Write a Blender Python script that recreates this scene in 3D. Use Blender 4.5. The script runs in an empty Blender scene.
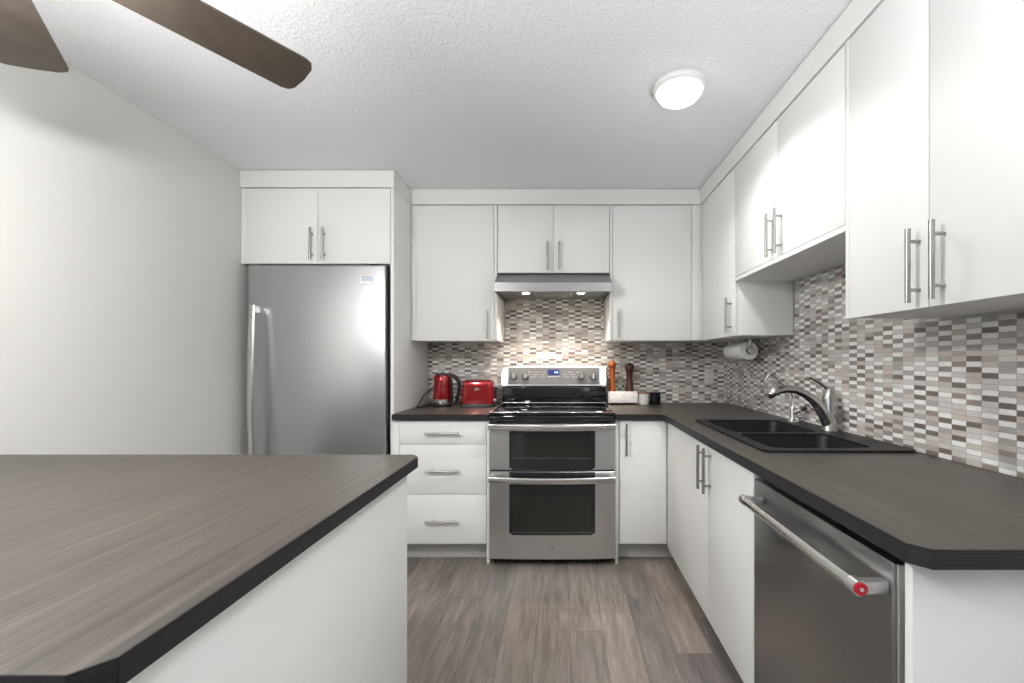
import bpy, bmesh, math, random
from mathutils import Vector, Matrix
random.seed(7)
C = bpy.context.scene
PI = math.pi

# ------------------------------------------------------------------ camera
EYE = 1.24
cam_data = bpy.data.cameras.new('camera')
cam_data.sensor_width = 36.0
cam_data.lens = 430.0 / 1024.0 * 36.0
cam_data.shift_x = -50.0 / 1024.0
cam_data.shift_y = 19.0 / 1024.0
cam_data.clip_start = 0.02
cam = bpy.data.objects.new('camera', cam_data)
cam.location = (0, 0, EYE)
cam.rotation_euler = (PI / 2, 0, 0)
C.collection.objects.link(cam)
C.camera = cam

# ------------------------------------------------------------------ view
C.view_settings.view_transform = 'Standard'
C.view_settings.look = 'None'
C.view_settings.gamma = 1.0
C.view_settings.exposure = 0.06
C.view_settings.use_curve_mapping = False

# ------------------------------------------------------------------ sky outside the windows
world = bpy.data.worlds.new('sky')
C.world = world
world.use_nodes = True
bg = world.node_tree.nodes['Background']
bg.inputs[0].default_value = (0.80, 0.90, 1.0, 1)
bg.inputs[1].default_value = 1.5

# ------------------------------------------------------------------ daylight through the windows behind the camera
def area(name, loc, rot, sx, sy, power, col):
    l = bpy.data.lights.new(name, 'AREA')
    l.shape = 'RECTANGLE'; l.size = sx; l.size_y = sy
    l.energy = power; l.color = col
    o = bpy.data.objects.new(name, l)
    o.location = loc; o.rotation_euler = rot
    C.collection.objects.link(o)
    return o
WY = -3.0           # window wall
area('patio_daylight', (-4.1, WY - 0.40, 0.95), (PI / 2 + 0.35, 0, 0), 1.6, 1.9, 42, (0.78, 0.88, 1.0))

# ------------------------------------------------------------------ materials
def new_mat(name, color=(0.8, 0.8, 0.8), rough=0.5, metal=0.0, spec=0.5, coat=0.0):
    m = bpy.data.materials.new(name)
    m.use_nodes = True
    p = m.node_tree.nodes['Principled BSDF']
    p.inputs['Base Color'].default_value = (*color, 1)
    p.inputs['Roughness'].default_value = rough
    p.inputs['Metallic'].default_value = metal
    p.inputs['Specular IOR Level'].default_value = spec
    p.inputs['Coat Weight'].default_value = coat
    return m
def N(m, kind, **kw):
    n = m.node_tree.nodes.new(kind)
    for k, v in kw.items():
        setattr(n, k, v)
    return n
def L(m, a, b):
    m.node_tree.links.new(a, b)
def P(m):
    return m.node_tree.nodes['Principled BSDF']
def coords(m, scale, rot=(0, 0, 0)):
    g = N(m, 'ShaderNodeNewGeometry')
    mp = N(m, 'ShaderNodeMapping')
    mp.inputs['Scale'].default_value = scale
    mp.inputs['Rotation'].default_value = rot
    L(m, g.outputs['Position'], mp.inputs['Vector'])
    return mp.outputs['Vector']
def noise(m, vec, scale=1.0, detail=4, rough=0.5):
    n = N(m, 'ShaderNodeTexNoise')
    n.inputs['Scale'].default_value = scale
    n.inputs['Detail'].default_value = detail
    n.inputs['Roughness'].default_value = rough
    L(m, vec, n.inputs['Vector'])
    return n.outputs['Fac']
def ramp(m, fac, stops, interp='LINEAR'):
    r = N(m, 'ShaderNodeValToRGB')
    r.color_ramp.interpolation = interp
    e = r.color_ramp.elements
    while len(e) < len(stops):
        e.new(0.5)
    for i, (pos, c) in enumerate(stops):
        e[i].position = pos
        e[i].color = (*c, 1)
    L(m, fac, r.inputs['Fac'])
    return r.outputs['Color']
def mathn(m, op, a, b=None, c=None):
    n = N(m, 'ShaderNodeMath', operation=op)
    for i, v in enumerate((a, b, c)):
        if v is None: continue
        if isinstance(v, (int, float)): n.inputs[i].default_value = v
        else: L(m, v, n.inputs[i])
    return n.outputs[0]
def bump(m, h, strength=0.2, dist=0.002):
    b = N(m, 'ShaderNodeBump')
    b.inputs['Strength'].default_value = strength
    b.inputs['Distance'].default_value = dist
    L(m, h, b.inputs['Height'])
    L(m, b.outputs['Normal'], P(m).inputs['Normal'])
def mixc(m, fac, a, b, mode='MIX'):
    n = N(m, 'ShaderNodeMix', data_type='RGBA', blend_type=mode)
    if isinstance(fac, (int, float)): n.inputs[0].default_value = fac
    else: L(m, fac, n.inputs[0])
    for i, v in ((6, a), (7, b)):
        if isinstance(v, tuple): n.inputs[i].default_value = (*v, 1)
        else: L(m, v, n.inputs[i])
    return n.outputs[2]

M = {}
M['cab'] = new_mat('white_cabinet_laminate', (0.84, 0.84, 0.825), 0.5, 0, 0.35)
M['cab_in'] = new_mat('white_carcass', (0.74, 0.74, 0.72), 0.5, 0, 0.3)
M['trim'] = new_mat('white_trim', (0.84, 0.84, 0.82), 0.5)
M['wall'] = new_mat('painted_wall', (0.66, 0.655, 0.635), 0.75, 0, 0.2)
bump(M['wall'], noise(M['wall'], coords(M['wall'], (1, 1, 1)), 220, 2), 0.08, 0.001)
M['ceil'] = new_mat('textured_ceiling', (0.92, 0.935, 0.955), 0.9, 0, 0.1)
_v = coords(M['ceil'], (1, 1, 1))
_h = mathn(M['ceil'], 'ADD', ramp(M['ceil'], noise(M['ceil'], _v, 75, 3, 0.6), [(0.42, (0, 0, 0)), (0.62, (1, 1, 1))]),
           mathn(M['ceil'], 'MULTIPLY', noise(M['ceil'], _v, 190, 2), 0.4))
bump(M['ceil'], _h, 0.34, 0.005)
M['steel'] = new_mat('brushed_steel', (0.70, 0.70, 0.70), 0.30, 1.0)
def brushed(m, scale, lo=0.24, hi=0.40):
    f = noise(m, coords(m, scale), 1.0, 3, 0.6)
    r = N(m, 'ShaderNodeMapRange')
    r.inputs['To Min'].default_value = lo; r.inputs['To Max'].default_value = hi
    L(m, f, r.inputs['Value'])
    L(m, r.outputs[0], P(m).inputs['Roughness'])
    bump(m, f, 0.05, 0.001)
brushed(M['steel'], (3, 3, 700))
M['steel_dw'] = new_mat('dark_brushed_steel', (0.36, 0.355, 0.35), 0.28, 1.0)
brushed(M['steel_dw'], (700, 700, 2.5), 0.24, 0.36)
M['steel_hood'] = new_mat('brushed_hood_steel', (0.30, 0.30, 0.30), 0.38, 1.0)
brushed(M['steel_hood'], (3, 3, 900), 0.32, 0.45)
M['steel_fridge'] = new_mat('brushed_fridge_steel', (0.56, 0.56, 0.57), 0.28, 1.0)
brushed(M['steel_fridge'], (2, 2, 900), 0.27, 0.38)
M['steel_trim'] = new_mat('polished_steel', (0.74, 0.73, 0.72), 0.22, 1.0)
M['nickel'] = new_mat('brushed_nickel', (0.38, 0.37, 0.355), 0.32, 1.0)
M['faucet'] = new_mat('satin_faucet_nickel', (0.52, 0.505, 0.49), 0.24, 1.0)
M['chrome'] = new_mat('chrome', (0.80, 0.80, 0.80), 0.10, 1.0)
M['black'] = new_mat('black_plastic', (0.012, 0.012, 0.013), 0.35)
M['black_glass'] = new_mat('black_glass', (0.006, 0.006, 0.007), 0.06, 0, 0.6)
M['win_glass'] = new_mat('oven_window_glass', (0.016, 0.017, 0.015), 0.08, 0, 0.7)
M['door_glass'] = new_mat('oven_door_glass', (0.016, 0.018, 0.021), 0.12, 0, 0.6)
M['burner'] = new_mat('burner_print', (0.05, 0.05, 0.052), 0.15)
M['fridge_side'] = new_mat('grey_fridge_side', (0.10, 0.10, 0.105), 0.45)
M['panel_grey'] = new_mat('control_panel_grey', (0.15, 0.15, 0.155), 0.42, 0.3)
M['print'] = new_mat('panel_print', (0.70, 0.70, 0.72), 0.5)
M['red'] = new_mat('metallic_red', (0.30, 0.004, 0.007), 0.16, 0.5, 0.5, 0.8)
M['red_cap'] = new_mat('red_enamel', (0.50, 0.01, 0.03), 0.3)
M['plastic_white'] = new_mat('white_plastic', (0.80, 0.80, 0.78), 0.4)
M['paper'] = new_mat('paper_towel', (0.84, 0.84, 0.83), 0.9, 0, 0.1)
M['wood_orange'] = new_mat('orange_turned_wood', (0.40, 0.10, 0.02), 0.30, 0, 0.5, 0.4)
M['wood_brown'] = new_mat('dark_turned_wood', (0.060, 0.016, 0.008), 0.30, 0, 0.5, 0.4)
M['wood_lid'] = new_mat('wooden_lid', (0.42, 0.26, 0.16), 0.5)
M['ceramic_white'] = new_mat('white_ceramic', (0.82, 0.80, 0.78), 0.25)
M['ceramic_black'] = new_mat('black_ceramic', (0.008, 0.009, 0.014), 0.12)
M['marble'] = new_mat('white_marble', (0.85, 0.84, 0.82), 0.35)
_v = coords(M['marble'], (12, 12, 40))
L(M['marble'], ramp(M['marble'], noise(M['marble'], _v, 1.4, 6, 0.6), [(0.36, (0.70, 0.67, 0.65)), (0.50, (0.90, 0.89, 0.87))]), P(M['marble']).inputs['Base Color'])
M['sink'] = new_mat('black_granite_composite', (0.008, 0.008, 0.0095), 0.45, 0, 0.35)
bump(M['sink'], noise(M['sink'], coords(M['sink'], (1, 1, 1)), 900, 2), 0.08, 0.0005)
M['blade'] = new_mat('dark_bronze_blade', (0.085, 0.065, 0.05), 0.45, 0.2)
L(M['blade'], ramp(M['blade'], noise(M['blade'], coords(M['blade'], (20, 8, 1)), 1, 4), [(0.3, (0.095, 0.074, 0.058)), (0.7, (0.125, 0.100, 0.080))]), P(M['blade']).inputs['Base Color'])
M['bronze'] = new_mat('bronze_fan_metal', (0.10, 0.075, 0.055), 0.35, 0.9)
M['kick'] = new_mat('toe_kick_laminate', (0.55, 0.55, 0.54), 0.5)
M['kick_dark'] = new_mat('dark_rubber_base', (0.035, 0.028, 0.024), 0.6)
M['sky_glass'] = bpy.data.materials.new('window_glass')
M['sky_glass'].use_nodes = True
_m = M['sky_glass']; _nt = _m.node_tree; _nt.nodes.remove(P(_m))
_tr = N(_m, 'ShaderNodeBsdfTransparent'); _gl = N(_m, 'ShaderNodeBsdfGlossy'); _gl.inputs['Roughness'].default_value = 0.02
_mx = N(_m, 'ShaderNodeMixShader'); _mx.inputs[0].default_value = 0.06
L(_m, _tr.outputs[0], _mx.inputs[1]); L(_m, _gl.outputs[0], _mx.inputs[2])
L(_m, _mx.outputs[0], _nt.nodes['Material Output'].inputs[0])
M['clear'] = new_mat('clear_bottle_glass', (0.85, 0.92, 0.90), 0.03)
P(M['clear']).inputs['Transmission Weight'].default_value = 0.95
P(M['clear']).inputs['IOR'].default_value = 1.3
def emit(name, col, strength):
    m = new_mat(name, col, 0.4)
    P(m).inputs['Emission Color'].default_value = (*col, 1)
    P(m).inputs['Emission Strength'].default_value = strength
    return m
M['dome'] = emit('lit_opal_dome', (1.0, 0.99, 0.97), 5)
M['fan_globe'] = emit('lit_warm_fan_globe', (1.0, 0.985, 0.965), 275)
M['hood_lamp'] = emit('lit_halogen_lens', (1.0, 0.90, 0.78), 40)
M['display'] = emit('blue_display', (0.006, 0.010, 0.10), 0.35)
M['digits'] = emit('display_digits', (0.25, 0.5, 1.0), 1.6)

# countertop laminate: fine straight grain along one horizontal axis
def laminate(name, along):
    m = new_mat(name, (0.05, 0.05, 0.05), 0.38, 0, 0.5)
    s = (3.0, 260, 260) if along == 'x' else (260, 3.0, 260)
    f1 = noise(m, coords(m, s), 1.0, 4, 0.65)
    s2 = (0.8, 60, 60) if along == 'x' else (60, 0.8, 60)
    f2 = noise(m, coords(m, s2), 1.0, 3, 0.5)
    f = mathn(m, 'ADD', mathn(m, 'MULTIPLY', f1, 0.6), mathn(m, 'MULTIPLY', f2, 0.4))
    L(m, ramp(m, f, [(0.34, (0.034, 0.028, 0.024)), (0.50, (0.064, 0.053, 0.045)), (0.66, (0.118, 0.100, 0.083))]), P(m).inputs['Base Color'])
    bump(m, f, 0.06, 0.001)
    return m
M['top_y'] = laminate('charcoal_grain_laminate_lengthwise', 'y')
M['top_x'] = laminate('charcoal_grain_laminate_crosswise', 'x')

# vinyl plank floor: planks run towards the range
m = M['floor'] = new_mat('grey_vinyl_plank', (0.2, 0.18, 0.16), 0.42, 0, 0.4)
g = N(m, 'ShaderNodeNewGeometry'); sp = N(m, 'ShaderNodeSeparateXYZ'); L(m, g.outputs['Position'], sp.inputs[0])
ux = mathn(m, 'DIVIDE', mathn(m, 'ADD', sp.outputs[0], 20.03), 0.152)
ix = mathn(m, 'FLOOR', ux)
wn = N(m, 'ShaderNodeTexWhiteNoise', noise_dimensions='1D'); L(m, ix, wn.inputs['W'])
uy = mathn(m, 'ADD', mathn(m, 'DIVIDE', sp.outputs[1], 1.22), mathn(m, 'MULTIPLY', wn.outputs['Value'], 7.0))
iy = mathn(m, 'FLOOR', uy)
cb = N(m, 'ShaderNodeCombineXYZ'); L(m, ix, cb.inputs[0]); L(m, iy, cb.inputs[1])
wn2 = N(m, 'ShaderNodeTexWhiteNoise', noise_dimensions='2D'); L(m, cb.outputs[0], wn2.inputs['Vector'])
cb2 = N(m, 'ShaderNodeCombineXYZ')
L(m, mathn(m, 'ADD', mathn(m, 'MULTIPLY', sp.outputs[0], 26.0), mathn(m, 'MULTIPLY', wn2.outputs['Value'], 90)), cb2.inputs[0])
L(m, mathn(m, 'MULTIPLY', sp.outputs[1], 2.6), cb2.inputs[1])
nf = noise(m, cb2.outputs[0], 1.0, 7, 0.68)
cb3 = N(m, 'ShaderNodeCombineXYZ')
L(m, mathn(m, 'ADD', mathn(m, 'MULTIPLY', sp.outputs[0], 150.0), mathn(m, 'MULTIPLY', wn2.outputs['Value'], 50)), cb3.inputs[0])
L(m, mathn(m, 'MULTIPLY', sp.outputs[1], 6.0), cb3.inputs[1])
nf2 = noise(m, cb3.outputs[0], 1.0, 4, 0.6)
mixf = mathn(m, 'ADD', mathn(m, 'MULTIPLY', nf, 0.65), mathn(m, 'MULTIPLY', nf2, 0.35))
base = ramp(m, mixf, [(0.30, (0.105, 0.090, 0.080)), (0.45, (0.185, 0.162, 0.147)), (0.56, (0.255, 0.226, 0.207)), (0.72, (0.35, 0.320, 0.300))])
tone = ramp(m, wn2.outputs['Value'], [(0.0, (0.74, 0.75, 0.78)), (0.5, (0.95, 0.93, 0.91)), (1.0, (1.18, 1.12, 1.07))])
col = mixc(m, 1.0, base, tone, 'MULTIPLY')
fx = mathn(m, 'FRACT', ux); fy = mathn(m, 'FRACT', uy)
ex = mathn(m, 'MINIMUM', fx, mathn(m, 'SUBTRACT', 1.0, fx))
ey = mathn(m, 'MULTIPLY', mathn(m, 'MINIMUM', fy, mathn(m, 'SUBTRACT', 1.0, fy)), 8.0)
seam = mathn(m, 'LESS_THAN', mathn(m, 'MINIMUM', ex, ey), 0.008)
L(m, mixc(m, mathn(m, 'MULTIPLY', seam, 0.6), col, (0.05, 0.045, 0.04)), P(m).inputs['Base Color'])
bump(m, mathn(m, 'SUBTRACT', mathn(m, 'MULTIPLY', mixf, 0.3), seam), 0.15, 0.001)

# mosaic: stacked little bars, light and dark ones alternating like a loose chequerboard
def mosaic(name, axis):
    m = new_mat(name, (0.4, 0.4, 0.4), 0.3, 0, 0.5)
    g = N(m, 'ShaderNodeNewGeometry'); sp = N(m, 'ShaderNodeSeparateXYZ'); L(m, g.outputs['Position'], sp.inputs[0])
    TW, TH = 0.050, 0.0170
    u = mathn(m, 'DIVIDE', mathn(m, 'ADD', sp.outputs[axis], 20.0), TW)
    v = mathn(m, 'DIVIDE', mathn(m, 'SUBTRACT', sp.outputs[2], 0.914 - TH * 4), TH)
    iu = mathn(m, 'FLOOR', u); iv = mathn(m, 'FLOOR', v)
    par = mathn(m, 'FLOORED_MODULO', mathn(m, 'ADD', iu, iv), 2.0)
    cb = N(m, 'ShaderNodeCombineXYZ'); L(m, iu, cb.inputs[0]); L(m, iv, cb.inputs[1])
    w = N(m, 'ShaderNodeTexWhiteNoise', noise_dimensions='2D'); L(m, cb.outputs[0], w.inputs['Vector'])
    W_ = (0.93, 0.93, 0.91); LG = (0.68, 0.66, 0.63); BG = (0.62, 0.565, 0.51); MG = (0.46, 0.43, 0.405); DK = (0.20, 0.166, 0.148); MB = (0.33, 0.285, 0.255)
    a = ramp(m, w.outputs['Value'], [(0.0, W_), (0.50, LG), (0.70, BG), (0.88, MG)], 'CONSTANT')
    b = ramp(m, w.outputs['Value'], [(0.0, DK), (0.24, MB), (0.45, MG), (0.62, LG), (0.82, BG)], 'CONSTANT')
    col = mixc(m, par, a, b)
    st = N(m, 'ShaderNodeCombineXYZ')
    L(m, mathn(m, 'MULTIPLY', sp.outputs[axis], 45.0), st.inputs[0]); L(m, mathn(m, 'MULTIPLY', sp.outputs[2], 420.0), st.inputs[1])
    s = noise(m, st.outputs[0], 1.0, 3, 0.6)
    col = mixc(m, 1.0, col, ramp(m, s, [(0.3, (0.84, 0.84, 0.84)), (0.7, (1.08, 1.08, 1.08))]), 'MULTIPLY')
    fu = mathn(m, 'FRACT', u); fv = mathn(m, 'FRACT', v)
    eu = mathn(m, 'MULTIPLY', mathn(m, 'MINIMUM', fu, mathn(m, 'SUBTRACT', 1.0, fu)), TW)
    ev = mathn(m, 'MULTIPLY', mathn(m, 'MINIMUM', fv, mathn(m, 'SUBTRACT', 1.0, fv)), TH)
    grout = mathn(m, 'LESS_THAN', mathn(m, 'MINIMUM', eu, ev), 0.0008)
    L(m, mixc(m, grout, col, (0.42, 0.40, 0.38)), P(m).inputs['Base Color'])
    L(m, mathn(m, 'ADD', mathn(m, 'MULTIPLY', grout, 0.5), 0.28), P(m).inputs['Roughness'])
    bump(m, mathn(m, 'SUBTRACT', 1.0, grout), 0.35, 0.001)
    return m
M['mosaic_back'] = mosaic('stone_and_glass_mosaic_back', 0)
M['mosaic_right'] = mosaic('stone_and_glass_mosaic_right', 1)

# ------------------------------------------------------------------ geometry helpers (world coordinates)
def box(bm, x0, x1, y0, y1, z0, z1, bev=0.0, seg=2):
    x0, x1 = sorted((x0, x1)); y0, y1 = sorted((y0, y1)); z0, z1 = sorted((z0, z1))
    vs = [bm.verts.new(p) for p in ((x0, y0, z0), (x1, y0, z0), (x1, y1, z0), (x0, y1, z0), (x0, y0, z1), (x1, y0, z1), (x1, y1, z1), (x0, y1, z1))]
    fs = [bm.faces.new([vs[i] for i in f]) for f in ((0, 3, 2, 1), (4, 5, 6, 7), (0, 1, 5, 4), (1, 2, 6, 5), (2, 3, 7, 6), (3, 0, 4, 7))]
    if bev > 0:
        es = list({e for f in fs for e in f.edges})
        bmesh.ops.bevel(bm, geom=es, offset=bev, segments=seg, profile=0.5, affect='EDGES', clamp_overlap=True)
    return bm
def loft(bm, loops, cap0=True, cap1=True, closed=True):
    rings = [[bm.verts.new(p) for p in lp] for lp in loops]
    n = len(rings[0])
    for a, b in zip(rings, rings[1:]):
        for i in range(n if closed else n - 1):
            j = (i + 1) % n
            bm.faces.new((a[i], a[j], b[j], b[i]))
    if cap0: bm.faces.new(list(reversed(rings[0])))
    if cap1: bm.faces.new(rings[-1])
    return rings
def frame_of(d):
    d = d.normalized()
    up = Vector((0, 0, 1)) if abs(d.z) < 0.9 else Vector((0, 1, 0))
    a = d.cross(up).normalized()
    return a, a.cross(d).normalized()
def cyl(bm, p0, p1, r0, r1=None, seg=24):
    r1 = r0 if r1 is None else r1
    p0, p1 = Vector(p0), Vector(p1)
    a, b = frame_of(p1 - p0)
    lp = lambda p, r: [p + a * math.cos(2 * PI * i / seg) * r + b * math.sin(2 * PI * i / seg) * r for i in range(seg)]
    loft(bm, [lp(p0, r0), lp(p1, r1)])
def smooth_path(pts, radii, k=6):
    P_ = [Vector(p) for p in pts]; out = []; ro = []
    n = len(P_)
    for i in range(n - 1):
        p0 = P_[max(i - 1, 0)]; p1 = P_[i]; p2 = P_[i + 1]; p3 = P_[min(i + 2, n - 1)]
        for j in range(k):
            t = j / k
            out.append(0.5 * ((2 * p1) + (p2 - p0) * t + (2 * p0 - 5 * p1 + 4 * p2 - p3) * t * t + (3 * p1 - p0 - 3 * p2 + p3) * t ** 3))
            a, b = radii[i], radii[i + 1]
            ro.append(tuple(a[q] + (b[q] - a[q]) * t for q in (0, 1)))
    out.append(P_[-1]); ro.append(radii[-1])
    return out, ro
def tube(bm, pts, radii, seg=16, k=6, ref=None, square=False):
    if not isinstance(radii, (list, tuple)): radii = [radii] * len(pts)
    radii = [(r, r) if not isinstance(r, tuple) else r for r in radii]
    pts, radii = smooth_path(pts, radii, k) if k > 1 else ([Vector(p) for p in pts], radii)
    loops = []; prev = None
    for i, p in enumerate(pts):
        d = (pts[min(i + 1, len(pts) - 1)] - pts[max(i - 1, 0)]).normalized()
        if prev is None:
            a, b = frame_of(d)
            if ref is not None:
                a = (Vector(ref) - d * d.dot(Vector(ref))).normalized(); b = a.cross(d)
        else:
            a = (prev - d * d.dot(prev)).normalized(); b = a.cross(d)
        prev = a
        ra, rb = radii[i]
        if square:
            loops.append([p + a * ra * sx + b * rb * sy for sx, sy in ((1, 0.8), (0.8, 1), (-0.8, 1), (-1, 0.8), (-1, -0.8), (-0.8, -1), (0.8, -1), (1, -0.8))])
        else:
            loops.append([p + a * math.cos(2 * PI * q / seg) * ra + b * math.sin(2 * PI * q / seg) * rb for q in range(seg)])
    loft(bm, loops)
def lathe(bm, prof, c, seg=32, axis='z'):
    c = Vector(c); loops = []
    for r, h in prof:
        r = max(r, 0.0004); lp = []
        for i in range(seg):
            a = 2 * PI * i / seg
            if axis == 'z': v = Vector((r * math.cos(a), r * math.sin(a), h))
            elif axis == 'y': v = Vector((r * math.cos(a), -h, r * math.sin(a)))     # h grows towards the camera
            else: v = Vector((-h, r * math.cos(a), r * math.sin(a)))
            lp.append(c + v)
        loops.append(lp)
    loft(bm, loops)
def rrect(x0, x1, y0, y1, r, n=6):
    pts = []
    for cx, cy, a0 in ((x1 - r, y1 - r, 0), (x0 + r, y1 - r, 90), (x0 + r, y0 + r, 180), (x1 - r, y0 + r, 270)):
        for i in range(n + 1):
            a = math.radians(a0 + 90 * i / n)
            pts.append((cx + r * math.cos(a), cy + r * math.sin(a)))
    return pts
def slab(bm, outer, holes, z0, z1):
    """flat plate with holes between two heights"""
    allE = []; loops = []
    for lp in [outer] + holes:
        vs = [bm.verts.new((x, y, z1)) for x, y in lp]
        es = [bm.edges.new((vs[i], vs[(i + 1) % len(vs)])) for i in range(len(vs))]
        allE += es; loops.append(vs)
    r = bmesh.ops.triangle_fill(bm, use_beauty=True, edges=allE, normal=(0, 0, 1))
    top = [f for f in r['geom'] if isinstance(f, bmesh.types.BMFace)]
    low = {}
    for vs in loops:
        for v in vs: low[v] = bm.verts.new((v.co.x, v.co.y, z0))
    for f in top: bm.faces.new([low[v] for v in reversed(f.verts)])
    for vs in loops:
        for i in range(len(vs)):
            j = (i + 1) % len(vs)
            bm.faces.new((vs[i], vs[j], low[vs[j]], low[vs[i]]))
def plate(bm, outline, yf, yb):
    """outline in x,z extruded from yf (front) to yb"""
    loft(bm, [[(x, yf, z) for x, z in outline], [(x, yb, z) for x, z in outline]])

ORIGIN = {}
def obj(name, bm, mat, parent=None, origin=None, sharp=35, label=None):
    o_ = Vector(origin) if origin is not None else (ORIGIN[parent.name] if parent else Vector((0, 0, 0)))
    if o_.length: bmesh.ops.translate(bm, verts=bm.verts, vec=-o_)
    bmesh.ops.recalc_face_normals(bm, faces=bm.faces)
    me = bpy.data.meshes.new(name); bm.to_mesh(me); bm.free()
    for p in me.polygons: p.use_smooth = True
    me.set_sharp_from_angle(angle=math.radians(sharp))
    me.materials.append(M[mat] if isinstance(mat, str) else mat)
    ob = bpy.data.objects.new(name, me)
    C.collection.objects.link(ob)
    if parent is not None: ob.parent = parent
    else: ob.location = o_
    ORIGIN[ob.name] = o_
    if label: ob['label'] = label
    return ob
def thing(name, label, cat, loc, group=None):
    o = bpy.data.objects.new(name, None); C.collection.objects.link(o)
    o.location = loc; o.empty_display_size = 0.05
    o['label'] = label; o['category'] = cat
    if group: o['group'] = group
    ORIGIN[o.name] = Vector(loc)
    return o
def tag(o, label, cat, group=None):
    o['label'] = label; o['category'] = cat
    if group: o['group'] = group
    return o
def struct(name, bm, mat, parent=None):
    o = obj(name, bm, mat, parent)
    if parent is None: o['kind'] = 'structure'
    return o
nb = bmesh.new

# ------------------------------------------------------------------ room shell
H = 2.41
BY = 3.32          # back wall
RX = 1.275         # right wall
XL = -6.0          # far side of the living area
b = nb(); box(b, XL, RX + 0.1, WY - 0.1, BY + 0.1, -0.06, 0); struct('floor', b, 'floor')
b = nb(); box(b, XL, RX + 0.1, WY - 0.1, BY + 0.1, H, H + 0.06); struct('ceiling', b, 'ceil')
b = nb(); box(b, -2.2, RX + 0.1, BY, BY + 0.1, 0, H); struct('wall_back', b, 'wall')
b = nb(); box(b, RX, RX + 0.1, WY - 0.1, BY, 0, H); struct('wall_right', b, 'wall')
b = nb()            # kitchen's left wall, a hair out of square
LW = lambda y: -1.976 + (2.64 - y) * 0.031
ye = -0.35
loft(b, [[(LW(BY), BY, z), (LW(ye), ye, z), (LW(ye) - 0.14, ye, z), (LW(BY) - 0.14, BY, z)] for z in (0, H)])
struct('wall_left', b, 'wall')
b = nb(); box(b, XL - 0.1, XL, WY - 0.1, ye + 0.1, 0, H); struct('wall_living_side', b, 'wall')
b = nb(); box(b, XL, LW(ye) - 0.14, ye - 0.02, ye + 0.1, 0, H); struct('wall_living_back', b, 'wall')
# window wall behind the camera: a glazed patio door to the left
b = nb()
wins = [(-4.95, -3.25, 0.03, 2.20)]
for x0, x1 in ((XL, -4.95), (-3.25, RX)): box(b, x0, x1, WY - 0.1, WY, 0, H)
for x0, x1, z0, z1 in wins:
    box(b, x0, x1, WY - 0.1, WY, 0, z0); box(b, x0, x1, WY - 0.1, WY, z1, H)
struct('wall_window_side', b, 'wall')
for i, (x0, x1, z0, z1) in enumerate(wins):
    b = nb(); w = 0.05
    for a0, a1 in ((x0, x0 + w), (x1 - w, x1), ((x0 + x1) / 2 - w / 2, (x0 + x1) / 2 + w / 2)): box(b, a0, a1, WY - 0.08, WY - 0.02, z0, z1)
    for c0, c1 in ((z0, z0 + w), (z1 - w, z1)): box(b, x0, x1, WY - 0.08, WY - 0.02, c0, c1)
    f = struct('window_%d' % (i + 1), b, 'trim')
    b = nb(); box(b, x0 + w, x1 - w, WY - 0.052, WY - 0.048, z0 + w, z1 - w); struct('window_pane', b, 'sky_glass', f)
# kitchen ceiling trim boards above the cabinets
TZ0, TZ1 = 2.303, 2.406
FY, UY, UX = 2.64, 2.93, 0.945     # front planes: refrigerator surround, back uppers, right uppers
b = nb(); box(b, LW(FY) + 0.002, -1.031, FY - 0.004, FY + 0.018, TZ0, TZ1); struct('trim_1', b, 'trim')
b = nb(); box(b, -1.0535, -1.031, FY + 0.019, UY - 0.006, TZ0, TZ1); struct('trim_2', b, 'trim')
b = nb(); box(b, -1.053, UX - 0.007, UY - 0.004, UY + 0.016, TZ0, TZ1); struct('trim_3', b, 'trim')
b = nb(); box(b, UX - 0.005, UX + 0.016, 0.785, UY + 0.016, TZ0, TZ1); struct('trim_4', b, 'trim')

# ------------------------------------------------------------------ tiled backsplash
b = nb()
box(b, -1.031, RX - 0.007, BY - 0.006, BY - 0.0005, 0.9155, 1.374)
box(b, -0.438, 0.322, BY - 0.006, BY - 0.0005, 1.374, 1.75)
tag(obj('mosaic_backsplash', b, 'mosaic_back'), 'mosaic tile backsplash of grey, brown and white bars behind the range', 'backsplash')
b = nb()
box(b, RX - 0.006, RX - 0.0005, 0.745, BY - 0.007, 0.9155, 1.374)
box(b, RX - 0.006, RX - 0.0005, 1.436, 2.347, 1.374, 1.668)
tag(obj('mosaic_backsplash', b, 'mosaic_right'), 'mosaic tile backsplash running along the right wall behind the sink', 'backsplash')

# ------------------------------------------------------------------ cabinets
def pt(ori, F, u, d, z):
    return (u, F + d, z) if ori == 'B' else (F + d, u, z)
def pbox(bm, ori, F, u0, u1, d0, d1, z0, z1, bev=0.0):
    if ori == 'B': box(bm, u0, u1, F + d0, F + d1, z0, z1, bev)
    else: box(bm, F + d0, F + d1, u0, u1, z0, z1, bev)
def bar_handle(parent, ori, F, u, z, length=0.195, horiz=False):
    b = nb(); d = -0.032; h = length / 2; s = 0.064
    a = lambda t, dd: pt(ori, F, u + (t if horiz else 0), dd, z + (0 if horiz else t))
    cyl(b, a(-h, d), a(h, d), 0.0066, seg=16)
    for t in (-s, s): cyl(b, a(t, d), a(t, 0.0), 0.0048, seg=12)
    return obj('handle', b, 'nickel', parent)
def door(parent, ori, F, u0, u1, z0, z1, hu=None, hz=None, name='door', horiz=False, length=0.195):
    b = nb(); pbox(b, ori, F, u0, u1, 0, 0.018, z0, z1, 0.0012)
    d = obj(name, b, 'cab', parent)
    if hu is not None: bar_handle(d, ori, F, hu, hz, length, horiz)
    return d
def solid(parent, name, ori, F, u0, u1, d0, d1, z0, z1, mat='cab', bev=0.0008):
    b = nb(); pbox(b, ori, F, u0, u1, d0, d1, z0, z1, bev)
    return obj(name, b, mat, parent)
DT = 2.297      # door tops
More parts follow.
